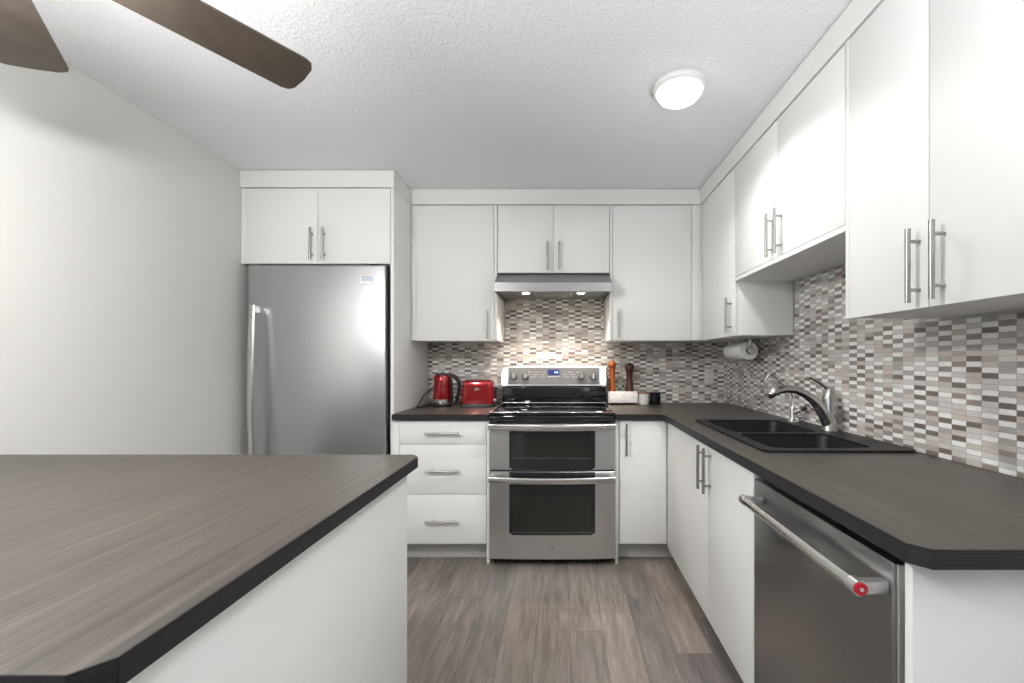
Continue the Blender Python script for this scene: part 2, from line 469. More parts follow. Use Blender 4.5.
UB = 1.378      # upper cabinet bottoms
BB = BY - 0.008
# above the refrigerator
t = thing('wall_cabinet', 'wide two-door white cabinet above the refrigerator', 'cabinet', (-1.5, FY, 1.835))
solid(t, 'body', 'B', FY, -1.950, -1.0555, 0.0195, BB - FY + 0.006, 1.835, 2.300, 'cab')
door(t, 'B', FY, -1.943, -1.5005, 1.835, DT, -1.531, 1.95)
door(t, 'B', FY, -1.4975, -1.0565, 1.835, DT, -1.457, 1.95)
solid(t, 'filler', 'B', FY, LW(FY) + 0.003, -1.946, 0.003, 0.0185, 1.835, 2.300)
# tall end panel
b = nb(); box(b, -1.053, -1.032, FY, BY - 0.001, 0.001, 2.301, 0.001)
tag(obj('end_panel', b, 'cab'), 'tall white end panel standing between refrigerator and drawer cabinet', 'panel')
# left of the hood
t = thing('wall_cabinet', 'single-door white wall cabinet left of the range hood, above kettle and toaster', 'cabinet', (-0.72, UY, UB))
solid(t, 'body', 'B', UY, -0.995, -0.463, 0.0195, BB - UY, UB, 2.300)
solid(t, 'filler', 'B', UY, -1.030, -0.9965, 0.004, 0.0185, UB, 2.300)
door(t, 'B', UY, -0.9935, -0.4645, UB - 0.004, DT, -0.505, 1.484)
solid(t, 'side_panel', 'B', UY, -0.4615, -0.4425, 0.001, BB - UY, UB, 2.300)
# over the hood
t = thing('wall_cabinet', 'short two-door white wall cabinet directly above the range hood', 'cabinet', (-0.058, UY, 1.837))
solid(t, 'body', 'B', UY, -0.440, 0.3235, 0.0195, BB - UY, 1.838, 2.300)
door(t, 'B', UY, -0.4385, -0.0595, 1.838, DT, -0.097, 1.946)
door(t, 'B', UY, -0.0565, 0.322, 1.838, DT, -0.020, 1.946)
# right of the hood
t = thing('wall_cabinet', 'single-door white wall cabinet right of the range hood, above the pepper mills', 'cabinet', (0.6, UY, UB))
solid(t, 'side_panel', 'B', UY, 0.3255, 0.3430, 0.001, BB - UY, UB, 2.300)
solid(t, 'body', 'B', UY, 0.3445, 1.266, 0.0195, BB - UY, UB, 2.300)
door(t, 'B', UY, 0.3455, 0.8815, UB - 0.002, DT, 0.384, 1.492)
solid(t, 'filler', 'B', UY, 0.8845, 0.9600, 0.002, 0.0185, UB, 2.300)
# right-hand wall, from the corner towards the camera
RB = RX - 0.008
t = thing('wall_cabinet', 'white corner wall cabinet above the paper towel roll', 'cabinet', (UX, 2.64, UB))
solid(t, 'body', 'R', UX, 2.352, 2.926, 0.0195, RB - UX, UB, 2.300)
door(t, 'R', UX, 2.3535, 2.895, UB - 0.002, DT, 2.398, 1.492)
t = thing('wall_cabinet', 'short two-door white wall cabinet raised above the sink', 'cabinet', (UX, 1.89, 1.672))
solid(t, 'body', 'R', UX, 1.435, 2.3505, 0.0195, RB - UX, 1.672, 2.300)
solid(t, 'bottom_rail', 'R', UX, 1.435, 2.3505, 0.0, 0.0190, 1.672, 1.692)
door(t, 'R', UX, 1.890, 2.3495, 1.695, DT, 1.925, 1.80)
door(t, 'R', UX, 1.4375, 1.887, 1.695, DT, 1.850, 1.80)
t = thing('wall_cabinet', 'nearest two-door white wall cabinet, at the right edge above the dishwasher', 'cabinet', (UX, 1.11, UB))
solid(t, 'side_panel', 'R', UX, 1.416, 1.4335, 0.0, RB - UX, UB + 0.002, 2.300)
solid(t, 'body', 'R', UX, 0.788, 1.4145, 0.0195, RB - UX, UB + 0.002, 2.300)
door(t, 'R', UX, 1.109, 1.4145, UB, DT, 1.136, 1.490)
door(t, 'R', UX, 0.790, 1.106, UB, DT, 1.0625, 1.490)

# base cabinets
LY, LX = 2.62, 0.64       # base door faces
t = thing('base_cabinet', 'white three-drawer base cabinet between end panel and range', 'cabinet', (-0.72, LY, 0))
solid(t, 'body', 'B', LY, -0.990, -0.4605, 0.0195, BB - LY, 0.112, 0.878, 'cab_in')
solid(t, 'filler', 'B', LY, -1.030, -0.9915, 0.003, 0.0185, 0.112, 0.878)
solid(t, 'side_panel', 'B', LY, -0.4590, -0.4430, 0.0, BB - LY, 0.001, 0.878)
solid(t, 'toe_kick', 'B', LY, -1.030, -0.4600, 0.088, 0.104, 0.001, 0.111, 'kick')
for z0, z1, hz in ((0.731, 0.874, 0.800), (0.425, 0.728, 0.572), (0.124, 0.422, 0.266)):
    door(t, 'B', LY, -0.9885, -0.4620, z0, z1, -0.724, hz, 'drawer', True, 0.205)
t = thing('base_cabinet', 'white single-door base cabinet right of the range, in the corner', 'cabinet', (0.49, LY, 0))
solid(t, 'side_panel', 'B', LY, 0.3250, 0.3410, 0.0, BB - LY, 0.001, 0.878)
solid(t, 'body', 'B', LY, 0.3430, 0.655, 0.0195, BB - LY, 0.112, 0.878, 'cab_in')
door(t, 'B', LY, 0.3535, 0.6370, 0.124, 0.874, 0.390, 0.762)
solid(t, 'toe_kick', 'B', LY, 0.3425, 0.700, 0.088, 0.104, 0.001, 0.111, 'kick')
t = thing('base_cabinet', 'white two-door base cabinet under the sink', 'cabinet', (LX, 1.89, 0))
b = nb()
box(b, LX + 0.0195, RB, 1.434, 1.450, 0.10, 0.878); box(b, LX + 0.0195, RB, 2.600, 2.616, 0.10, 0.878)
box(b, LX + 0.0195, RB, 1.450, 2.600, 0.10, 0.118); box(b, RB - 0.012, RB, 1.450, 2.600, 0.118, 0.878)
box(b, LX + 0.0195, LX + 0.036, 1.450, 2.600, 0.800, 0.878)
obj('body', b, 'cab_in', t)
door(t, 'R', LX, 1.890, 2.5645, 0.104, 0.874, 1.925, 0.764)
door(t, 'R', LX, 1.4375, 1.887, 0.104, 0.874, 1.850, 0.764)
solid(t, 'filler', 'R', LX, 2.5665, 2.619, 0.002, 0.0185, 0.104, 0.874)
solid(t, 'toe_kick', 'R', LX, 0.806, 2.700, 0.065, 0.080, 0.001, 0.098, 'kick')
b = nb(); box(b, LX, RX - 0.001, 0.785, 0.803, 0.001, 0.877, 0.001)
tag(obj('end_panel', b, 'cab'), 'white end panel closing the base run beside the dishwasher', 'panel')

# ------------------------------------------------------------------ countertops
M['edge'] = new_mat('charcoal_edge_band_shaded', (0.03, 0.03, 0.03), 0.45, 0, 0.4)  # edge darker than the top laminate: its shade is put into the colour
L(M['edge'], ramp(M['edge'], noise(M['edge'], coords(M['edge'], (5, 5, 420)), 1.0, 4, 0.6), [(0.35, (0.010, 0.0095, 0.011)), (0.65, (0.030, 0.027, 0.029))]), P(M['edge']).inputs['Base Color'])
def edge_band(parent, path):
    for (xa, ya), (xb, yb) in zip(path, path[1:]):
        d = Vector((xb - xa, yb - ya, 0)).normalized(); nrm = Vector((d.y, -d.x, 0)) * 0.0012
        b = nb()
        a0, b0 = Vector((xa, ya, 0)), Vector((xb, yb, 0))
        loft(b, [[(p.x, p.y, z) for p in (a0 + nrm * 0.05, b0 + nrm * 0.05, b0 + nrm, a0 + nrm)] for z in (CT0, CT1 - 0.0006)])
        obj('edge_band', b, 'edge', parent)
CT0, CT1 = 0.879, 0.914
CF = 2.600
b = nb(); slab(b, [(-1.030, CF), (-0.4435, CF), (-0.4435, BB + 0.001), (-1.030, BB + 0.001)], [], CT0, CT1)
ctp = tag(obj('countertop', b, 'top_x'), 'short charcoal countertop carrying the red kettle and toaster', 'countertop')
edge_band(ctp, [(-1.030, CF), (-0.4435, CF)])
CX = 0.615
b = nb()
slab(b, [(0.3255, CF), (0.590, CF), (CX, CF - 0.03), (CX, 0.768), (0.640, 0.742), (RX - 0.0075, 0.742), (RX - 0.0075, BB + 0.001), (0.3255, BB + 0.001)],
     [rrect(0.745, 1.235, 1.545, 2.30, 0.03, 4)], CT0, CT1)
ctp = tag(obj('countertop', b, 'top_y'), 'long L-shaped charcoal countertop holding the black sink', 'countertop')
edge_band(ctp, [(0.3255, CF), (0.590, CF), (CX, CF - 0.03), (CX, 0.768), (0.640, 0.742), (RX - 0.0075, 0.742)])
IX = -0.489
iw = lambda y: LW(y) + 0.002
b = nb(); slab(b, [(iw(0.446), 0.446), (-0.514, 0.446), (IX, 0.473), (IX, 1.456), (-0.515, 1.490), (iw(1.49), 1.490)], [], CT0, CT1)
ctp = tag(obj('countertop', b, 'top_y'), 'large peninsula countertop with clipped corners in the left foreground', 'countertop')
edge_band(ctp, [(iw(0.446), 0.446), (-0.514, 0.446), (IX, 0.473), (IX, 1.456), (-0.515, 1.490), (iw(1.49), 1.490)])
t = thing('base_cabinet', 'white peninsula base under the foreground countertop', 'cabinet', (-1.2, 0.95, 0))
b = nb(); box(b, iw(0.46) + 0.001, -0.534, 0.530, 1.409, 0.10, 0.8785); obj('body', b, 'cab_in', t)
b = nb(); box(b, -0.533, -0.515, 0.500, 1.430, 0.001, 0.8785, 0.001); obj('side_panel', b, 'cab', t)
b = nb(); box(b, iw(0.46) + 0.001, -0.534, 1.410, 1.428, 0.10, 0.8785, 0.001); obj('back_panel', b, 'cab', t)
b = nb(); box(b, iw(0.46) + 0.001, -0.534, 0.511, 0.529, 0.10, 0.8785, 0.001); obj('front_panel', b, 'cab', t)
b = nb(); box(b, iw(0.46) + 0.001, -0.534, 0.58, 1.36, 0.001, 0.099); obj('toe_kick', b, 'kick', t)

# ------------------------------------------------------------------ refrigerator
fx0, fx1, fy = -1.911, -1.074, 2.615
t = thing('refrigerator', 'tall single-door stainless steel refrigerator in the white surround', 'refrigerator', (-1.49, fy, 0))
b = nb(); box(b, fx0 + 0.006, fx1 - 0.004, fy + 0.062, 3.22, 0.03, 1.822, 0.004); obj('body', b, 'fridge_side', t)
b = nb(); box(b, fx0 + 0.03, fx1 - 0.03, fy + 0.10, 3.15, 0.001, 0.029); obj('base_grille', b, 'black', t)
b = nb(); box(b, fx0, fx1, fy, fy + 0.056, 0.085, 1.820, 0.008, 3); d = obj('door', b, 'steel_fridge', t)
b = nb()
hx = -1.846
tube(b, [(hx, fy - 0.052, 1.570), (hx, fy - 0.060, 1.45), (hx, fy - 0.068, 1.20), (hx, fy - 0.070, 0.98), (hx, fy - 0.062, 0.72), (hx, fy - 0.052, 0.52)],
     [(0.014, 0.008)] * 6, ref=(1, 0, 0), square=True)
h = obj('handle', b, 'steel_trim', d)
for z in (1.548, 0.535):
    b = nb(); box(b, hx - 0.012, hx + 0.014, fy - 0.050, fy - 0.0005, z - 0.020, z + 0.020, 0.004); obj('handle_mount', b, 'steel', h)
b = nb(); plate(b, rrect(-1.224, -1.144, 1.706, 1.760, 0.004, 3), fy - 0.003, fy - 0.0003); bd = obj('badge', b, 'steel_trim', d)
b = nb(); plate(b, rrect(-1.219, -1.149, 1.722, 1.754, 0.002, 2), fy - 0.0036, fy - 0.0031)
M['badge_blue'] = new_mat('badge_pale_blue', (0.55, 0.60, 0.70), 0.3, 0.3); obj('badge_face', b, 'badge_blue', bd)
b = nb(); box(b, fx1 - 0.10, fx1 - 0.02, fy + 0.01, fy + 0.09, 1.8225, 1.830, 0.002); obj('hinge_cover', b, 'black', t)

# ------------------------------------------------------------------ range hood
hx0, hx1 = -0.4400, 0.3230
t = thing('range_hood', 'slim stainless under-cabinet range hood with two lit lamps', 'range hood', (-0.058, 2.78, 1.686))
b = nb()
prof = [(3.308, 1.836), (2.950, 1.836), (2.812, 1.757), (2.785, 1.751), (2.780, 1.745), (2.780, 1.688), (2.788, 1.686), (2.800, 1.686), (2.800, 1.716), (3.308, 1.716)]
loft(b, [[(x, y, z) for y, z in prof] for x in (hx0, hx1)])
for x0, x1 in ((hx0, hx0 + 0.010), (hx1 - 0.010, hx1)): box(b, x0, x1, 2.801, 3.308, 1.686, 1.7155)
obj('canopy', b, 'steel_hood', t, sharp=25)
b = nb(); box(b, hx0 + 0.012, hx1 - 0.012, 2.802, 3.30, 1.708, 1.7155); obj('underside_panel', b, 'steel_dw', t)
b = nb(); box(b, -0.190, 0.074, 2.87, 3.14, 1.699, 1.7075, 0.003)
for i in range(12): box(b, -0.185, 0.069, 2.878 + i * 0.0215, 2.890 + i * 0.0215, 1.6965, 1.699)
obj('grease_filter', b, 'steel_trim', t)
for x in (-0.245, 0.129):
    b = nb(); lathe(b, [(0.001, 1.698), (0.032, 1.698), (0.036, 1.702), (0.036, 1.7075), (0.001, 1.7075)], (x, 2.93, 0)); lr = obj('lamp', b, 'steel_trim', t)
    b = nb(); lathe(b, [(0.001, 1.694), (0.020, 1.6955), (0.024, 1.6978), (0.001, 1.6979)], (x, 2.93, 0)); obj('lamp_lens', b, 'hood_lamp', lr)
    l = bpy.data.lights.new('hood_lamp_light', 'SPOT'); l.energy = 32; l.spot_size = math.radians(112); l.spot_blend = 1.0
    l.color = (1.0, 0.85, 0.70); l.shadow_soft_size = 0.022
    lo = bpy.data.objects.new('hood_lamp_light', l); lo.parent = t
    lo.location = Vector((x, 2.93, 1.690)) - ORIGIN[t.name]; lo.rotation_euler = (math.radians(8), 0, 0)
    C.collection.objects.link(lo)

# ------------------------------------------------------------------ range
rx0, rx1 = -0.4385, 0.3205
RC = (rx0 + rx1) / 2
RF = 2.585
t = thing('range', 'stainless double-oven electric range with black glass cooktop', 'range', (RC, RF, 0))
b = nb(); box(b, rx0 + 0.003, rx1 - 0.003, RF + 0.045, 3.28, 0.035, 0.906); obj('body', b, 'fridge_side', t)
b = nb()
box(b, rx0 + 0.02, rx1 - 0.02, RF + 0.06, RF + 0.065, 0.004, 0.0345)
obj('kick_plate', b, 'black', t)
for x in (rx0 + 0.05, rx1 - 0.05):
    for y in (RF + 0.09, 3.10):
        b = nb(); cyl(b, (x, y, 0.001), (x, y, 0.0345), 0.016); obj('levelling_foot', b, 'black', t)
# cooktop
b = nb(); box(b, rx0 + 0.002, rx1 - 0.002, RF + 0.012, 3.115, 0.9065, 0.9255, 0.004, 3); ct = obj('cooktop', b, 'black_glass', t)
b = nb()
for x0, x1 in ((rx0 - 0.0015, rx0 + 0.010), (rx1 - 0.010, rx1 + 0.0015)): box(b, x0, x1, RF + 0.010, 3.115, 0.9258, 0.9300, 0.0015)
box(b, rx0 + 0.010, rx1 - 0.010, RF + 0.008, RF + 0.013, 0.9256, 0.9290, 0.001)
obj('cooktop_trim', b, 'steel_trim', ct)
def ring(b, cx, cy, r0, r1, z):
    n = 40
    lo_ = [[(cx + r * math.cos(2 * PI * i / n), cy + r * math.sin(2 * PI * i / n), z) for i in range(n)] for r in (r0, r1)]
    loft(b, lo_, False, False)
for cx, cy, r in ((RC - 0.19, 2.75, 0.115), (RC + 0.19, 2.75, 0.095), (RC - 0.19, 2.98, 0.080), (RC + 0.19, 2.98, 0.085), (RC, 2.99, 0.055)):
    b = nb(); ring(b, cx, cy, r - 0.003, r, 0.9259); ring(b, cx, cy, r * 0.6 - 0.002, r * 0.6, 0.9259); obj('burner_ring', b, 'burner', ct)
# vent strip below the cooktop
b = nb(); box(b, rx0 + 0.002, rx1 - 0.002, RF + 0.004, RF + 0.044, 0.862, 0.9055, 0.004); obj('front_strip', b, 'black_glass', t)
def arc_front(x, amp=0.012):
    s = (x - RC) / ((rx1 - rx0) / 2)
    return -amp * (1 - s * s)
def bowed(bm, x0, x1, z0, z1, yf, yb, amp=0.012, n=24, drop=0.0):
    loops = []
    for i in range(n + 1):
        x = x0 + (x1 - x0) * i / n
        f = yf + arc_front(x, amp); s = (x - RC) / ((rx1 - rx0) / 2); dz = -drop * (1 - s * s)
        e = 0.0025
        loops.append([(x, yb, z0 + dz), (x, yb, z1 + dz), (x, f + e, z1 + dz), (x, f, z1 - e + dz), (x, f, z0 + e + dz), (x, f + e, z0 + dz)])
    loft(bm, loops)
def oven_door(z0, z1, gl, win, hz, label):
    b = nb(); bowed(b, rx0 + 0.001, rx1 - 0.001, z0, z1, RF, RF + 0.042); d = obj('oven_door', b, 'steel', t, label=label)
    gx0, gx1 = RC - 0.258, RC + 0.258
    def curved_plate(outline_z, x0, x1, off, th, r):
        b = nb(); n = 24; loops = []
        za, zb = outline_z
        for i in range(n + 1):
            x = x0 + (x1 - x0) * (i / n)
            e = min(x - x0, x1 - x); c = 0.0
            if r > 0 and e < r: c = r - math.sqrt(max(0, r * r - (r - e) ** 2))
            f = RF + arc_front(x) - off
            loops.append([(x, f + th, za + c), (x, f + th, zb), (x, f, zb), (x, f, za + c)])
        loft(b, loops); return b
    g = obj('door_glass', curved_plate(gl, gx0, gx1, 0.0016, 0.0014, 0.014), 'door_glass', d)
    obj('window', curved_plate(win, gx0 + 0.022, gx1 - 0.022, 0.0022, 0.0005, 0.004), 'win_glass', g)
    b = nb(); z_ = win[0] - 0.003; n = 16
    bowed(b, gx0 + 0.020, gx1 - 0.020, z_ - 0.002, z_ + 0.003, RF - 0.0024, RF - 0.0016)
    obj('window_edge', b, 'panel_grey', g)
    b = nb(); hy = RF - 0.052
    loops = []
    n = 28; xa, xb = rx0 + 0.004, rx1 - 0.004
    for i in range(n + 1):
        x = xa + (xb - xa) * i / n; s = (x - RC) / ((xb - xa) / 2)
        f = hy - 0.010 * (1 - s * s); dz = -0.006 * (1 - s * s)
        sec = rrect(f, f + 0.016, hz - 0.0185 + dz, hz + 0.0185 + dz, 0.006, 3)
        loops.append([(x, p, q) for p, q in sec])
    loft(b, loops)
    h = obj('handle', b, 'steel_trim', d)
    for x0, x1 in ((xa, xa + 0.024), (xb - 0.024, xb)):
        b = nb(); box(b, x0, x1, hy + 0.0165, RF - 0.003, hz - 0.014, hz + 0.014, 0.003); obj('handle_mount', b, 'steel_trim', h)
    return d
oven_door(0.583, 0.858, (0.585, 0.820), (0.656, 0.795), 0.847, 'shorter upper oven door with wide dark window')
low = oven_door(0.048, 0.572, (0.194, 0.5705), (0.212, 0.428), 0.534, 'taller lower oven door with dark window and small swirl emblem')
b = nb(); box(b, rx0 + 0.004, rx1 - 0.004, RF + 0.010, RF + 0.044, 0.5725, 0.5825); obj('door_gap_strip', b, 'black', t)
b = nb()      # swirl emblem
ey = RF - 0.0125
tube(b, [(RC - 0.020, ey, 0.127), (RC - 0.014, ey, 0.121), (RC - 0.004, ey, 0.1185), (RC + 0.004, ey, 0.112), (RC + 0.003, ey, 0.107)], 0.0014, seg=6)
tube(b, [(RC + 0.003, ey, 0.115), (RC + 0.010, ey, 0.121), (RC + 0.018, ey, 0.122)], 0.0012, seg=6)
tube(b, [(RC - 0.017, ey, 0.130), (RC - 0.004, ey, 0.1345), (RC + 0.010, ey, 0.131)], 0.0009, seg=6)
obj('emblem', b, 'fridge_side', low)
# back riser and control panel
b = nb(); box(b, rx0 + 0.004, rx1 - 0.004, 3.122, 3.28, 0.9065, 1.048, 0.002); obj('back_riser', b, 'black_glass', t)
b = nb(); box(b, rx0 + 0.004, rx1 - 0.004, 3.116, 3.1215, 0.930, 0.936, 0.001); obj('riser_trim', b, 'steel_trim', t)
b = nb(); n = 20
loops = []
for i in range(n + 1):
    x = rx0 + (rx1 - rx0) * i / n; s = (x - RC) / ((rx1 - rx0) / 2); ztop = 1.200 + 0.014 * (1 - s * s); sl = 0.020
    loops.append([(x, 3.285, 1.050), (x, 3.285, ztop), (x, 3.148, ztop), (x, 3.1415, ztop - 0.004), (x, 3.1378, 1.190), (x, 3.118, 1.058), (x, 3.122, 1.050)])
loft(b, loops); bgd = obj('backguard', b, 'steel_trim', t)
def onpanel(z): return 3.118 + (z - 1.058) * 0.020 / 0.134       # y of the sloping face
def panel_box(bm, x0, x1, z0, z1, th, lift=0.0):
    loft(bm, [[(x0, onpanel(z0) - lift, z0), (x1, onpanel(z0) - lift, z0), (x1, onpanel(z1) - lift, z1), (x0, onpanel(z1) - lift, z1)],
              [(x0, onpanel(z0) - lift - th, z0), (x1, onpanel(z0) - lift - th, z0), (x1, onpanel(z1) - lift - th, z1), (x0, onpanel(z1) - lift - th, z1)]])
b = nb(); panel_box(b, RC - 0.333, RC + 0.333, 1.066, 1.186, 0.0012); cp = obj('control_panel', b, 'panel_grey', bgd)
b = nb(); panel_box(b, RC - 0.046, RC + 0.040, 1.133, 1.174, 0.0008, 0.0014); dp = obj('display', b, 'display', cp)
b = nb()
for k, x in enumerate((0.004, 0.013, 0.024)): panel_box(b, RC + x, RC + x + 0.006, 1.148, 1.160, 0.0003, 0.0023)
obj('display_digits', b, 'digits', dp)
for i in range(8):
    for j in range(3):
        for q in (-1, 1):
            x = RC + q * (0.072 + i * 0.0155)
            if (i + j) % 4 == 3: continue
            b = nb(); panel_box(b, x - 0.0035, x + 0.0035, 1.118 + j * 0.018, 1.1215 + j * 0.018, 0.0003, 0.0014); obj('button_mark', b, 'print', cp)
for i in range(6):
    b = nb(); panel_box(b, RC - 0.042 + i * 0.014, RC - 0.034 + i * 0.014, 1.120, 1.126, 0.0003, 0.0014); obj('button_mark', b, 'print', cp)
for x in (-0.293, -0.206, 0.197, 0.285):
    b = nb(); z = 1.128; y = onpanel(z) - 0.0015
    lathe(b, [(0.001, 0), (0.026, 0), (0.026, 0.004), (0.0235, 0.008), (0.0225, 0.026), (0.020, 0.029), (0.001, 0.0295)], (RC + x, y, z), axis='y'); k = obj('knob', b, 'steel_trim', cp)
    b = nb(); box(b, RC + x - 0.002, RC + x + 0.002, y - 0.0315, y - 0.0297, z - 0.016, z + 0.018); obj('knob_pointer', b, 'print', k)

# ------------------------------------------------------------------ dishwasher
DX = 0.640
t = thing('dishwasher', 'dark stainless dishwasher with thick bar handle capped in red', 'dishwasher', (DX, 1.12, 0))
b = nb(); box(b, DX + 0.030, 1.22, 0.812, 1.428, 0.10, 0.862); obj('tub', b, 'black', t)
b = nb(); box(b, DX - 0.003, DX + 0.028, 0.826, 1.427, 0.115, 0.850, 0.004, 3); d = obj('door', b, 'steel_dw', t)
b = nb(); box(b, DX + 0.001, DX + 0.028, 0.8185, 0.8250, 0.115, 0.850, 0.002); obj('edge_strip', b, 'steel_trim', t)
b = nb(); box(b, DX + 0.050, DX + 0.0605, 0.812, 1.428, 0.004, 0.099); obj('kick_plate', b, 'black', t)
b = nb(); HX, HZ = 0.579, 0.797
cyl(b, (HX, 0.838, HZ), (HX, 1.372, HZ), 0.0135, seg=28)
h = obj('handle', b, 'steel_trim', d)
for y, s in ((0.846, -1), (1.364, 1)):
    b = nb(); cyl(b, (HX, y - 0.012, HZ), (HX, y + 0.012, HZ), 0.0150, seg=28)
    box(b, HX + 0.004, DX - 0.004, y - 0.011, y + 0.011, HZ - 0.0125, HZ + 0.0125, 0.003); obj('handle_bracket', b, 'steel', h)
b = nb(); lathe(b, [(0.001, 0), (0.0125, 0), (0.0125, 0.0025), (0.001, 0.003)], (HX, 0.8335, HZ), axis='y'); cap = obj('end_cap', b, 'red_cap', h, label='round red medallion on the handle end')
b = nb(); lathe(b, [(0.001, 0), (0.0042, 0), (0.0038, 0.0012), (0.0012, 0.0014), (0.001, 0.0006)], (HX, 0.8305, HZ), axis='y')
obj('medallion_centre', b, 'steel_trim', h)

# ------------------------------------------------------------------ sink
sx0, sx1, sy0, sy1 = 0.714, 1.262, 1.515, 2.325
bw = [(0.762, 1.140, 1.562, 1.866), (0.762, 1.140, 1.900, 2.288)]
t = thing('kitchen_sink', 'black double-bowl drop-in sink set in the right countertop', 'sink', (0.99, 1.92, 0.914))
b = nb()
rim0, rim1 = 0.9145, 0.9225
slab(b, rrect(sx0, sx1, sy0, sy1, 0.030), [rrect(*q, 0.045) for q in bw], rim0, rim1)
obj('rim', b, 'sink', t, sharp=50)
for q in bw:
    b = nb(); loops = []
    x0, x1, y0, y1 = q
    prof = [(0.0004, rim0 + 0.0002, 0.045), (0.006, 0.905, 0.045), (0.010, 0.76, 0.045), (0.020, 0.735, 0.045), (0.045, 0.722, 0.045), (0.11, 0.718, 0.03)]
    for o_, z, r in prof: loops.append([(x, y, z) for x, y in rrect(x0 + o_, x1 - o_, y0 + o_, y1 - o_, r)])
    inner = list(loops)
    outer = [[(x, y, z) for x, y in rrect(x0 + o_ - 0.005, x1 - o_ + 0.005, y0 + o_ - 0.005, y1 - o_ + 0.005, r)] for o_, z, r in ((p[0], p[1] - (0.006 if i > 3 else 0), p[2]) for i, p in enumerate(prof))]
    loft(b, [outer[i] for i in range(len(outer) - 1, -1, -1)] + inner)
    bo = obj('bowl', b, 'sink', t, sharp=50)
    cx, cy = (x0 + x1) / 2, (y0 + y1) / 2
    b = nb(); lathe(b, [(0.001, 0.7195), (0.030, 0.7195), (0.042, 0.7215), (0.044, 0.7185), (0.001, 0.7185)], (cx, cy, 0)); obj('drain', b, 'chrome', bo)

# ------------------------------------------------------------------ main faucet
fx, fyy = 1.207, 1.940
t = thing('kitchen_faucet', 'large brushed nickel faucet with pull-out spout and lever handle', 'faucet', (fx, fyy, 0.923))
b = nb()
lathe(b, [(0.001, 0.923), (0.033, 0.923), (0.033, 0.930), (0.030, 0.936), (0.0295, 1.02), (0.0300, 1.06), (0.028, 1.085), (0.024, 1.098), (0.018, 1.112), (0.001, 1.116)], (fx, fyy, 0))
obj('body', b, 'faucet', t)
b = nb()
tube(b, [(fx + 0.003, fyy, 0.926), (fx - 0.009, fyy, 0.968), (fx - 0.055, fyy - 0.004, 1.040), (fx - 0.110, fyy - 0.008, 1.085), (fx - 0.165, fyy - 0.012, 1.108), (fx - 0.210, fyy - 0.015, 1.112), (fx - 0.240, fyy - 0.017, 1.107), (fx - 0.264, fyy - 0.019, 1.095), (fx - 0.277, fyy - 0.020, 1.084)],
     [0.029, 0.0285, 0.0225, 0.0175, 0.0165, 0.018, 0.0195, 0.019, 0.015], seg=20)
obj('spout', b, 'faucet', t, sharp=60)
b = nb(); cyl(b, (fx - 0.274, fyy - 0.020, 1.084), (fx - 0.273, fyy - 0.020, 1.072), 0.013, 0.011, seg=20); obj('spray_nozzle', b, 'black', t)
b = nb()
tube(b, [(fx - 0.002, fyy, 1.108), (fx - 0.020, fyy, 1.122), (fx - 0.050, fyy, 1.143), (fx - 0.080, fyy, 1.158), (fx - 0.100, fyy, 1.164)],
     [(0.012, 0.012), (0.012, 0.008), (0.014, 0.0065), (0.015, 0.006), (0.012, 0.0045)], ref=(0, 1, 0), seg=14)
obj('lever', b, 'faucet', t, sharp=60)

# ------------------------------------------------------------------ filtered-water tap
wx, wy = 1.205, 2.245
t = thing('water_filter_tap', 'small slim chrome filter tap with black knob behind the main faucet', 'faucet', (wx, wy, 0.923))
b = nb(); lathe(b, [(0.001, 0.923), (0.028, 0.923), (0.027, 0.929), (0.015, 0.934), (0.012, 0.945), (0.012, 0.990), (0.009, 1.000), (0.006, 1.010), (0.001, 1.011)], (wx, wy, 0)); obj('body', b, 'chrome', t)
b = nb(); tube(b, [(wx, wy, 1.005), (wx, wy, 1.045), (wx - 0.012, wy, 1.075), (wx - 0.060, wy, 1.125), (wx - 0.100, wy, 1.160), (wx - 0.118, wy, 1.168), (wx - 0.132, wy, 1.156), (wx - 0.140, wy, 1.138)], [0.006, 0.005, 0.005, 0.005, 0.005, 0.005, 0.005, 0.0055], seg=12); obj('spout', b, 'chrome', t, sharp=60)
b = nb(); cyl(b, (wx + 0.004, wy - 0.010, 0.968), (wx + 0.028, wy - 0.024, 0.985), 0.012, 0.010, seg=16); obj('valve_stem', b, 'chrome', t)
b = nb(); cyl(b, (wx + 0.029, wy - 0.025, 0.986), (wx + 0.050, wy - 0.036, 1.000), 0.013, 0.011, seg=16); obj('knob', b, 'black', t)
b = nb(); tube(b, [(wx + 0.020, wy - 0.014, 0.940), (wx + 0.040, wy - 0.02, 0.946), (wx + 0.056, wy - 0.024, 0.941)], [0.005, 0.004, 0.005], seg=10); obj('lever', b, 'chrome', t, sharp=60)

# ------------------------------------------------------------------ paper towel under the corner cabinet
px, pz = 1.150, 1.300
t = thing('paper_towel_holder', 'chrome paper towel holder screwed under the corner wall cabinet', 'holder', (px, 2.79, 1.376))
b = nb(); cyl(b, (px, 2.628, pz), (px, 2.950, pz), 0.008, seg=16); obj('rod', b, 'chrome', t)
b = nb()
tube(b, [(px, 2.634, pz), (px, 2.634, pz + 0.03), (px + 0.002, 2.634, 1.372)], [(0.010, 0.003)] * 3, ref=(1, 0, 0), square=True, k=3)
tube(b, [(px, 2.948, pz), (px, 2.948, 1.372)], [(0.010, 0.003)] * 2, ref=(1, 0, 0), square=True, k=1)
box(b, px - 0.014, px + 0.014, 2.630, 2.955, 1.371, 1.3755)
obj('bracket', b, 'chrome', t)
b = nb(); lathe(b, [(0.001, -0.004), (0.018, -0.004), (0.020, 0.002), (0.016, 0.008), (0.001, 0.010)], (px, 2.626, pz), axis='y'); obj('end_knob', b, 'chrome', t)
b = nb(); n = 36
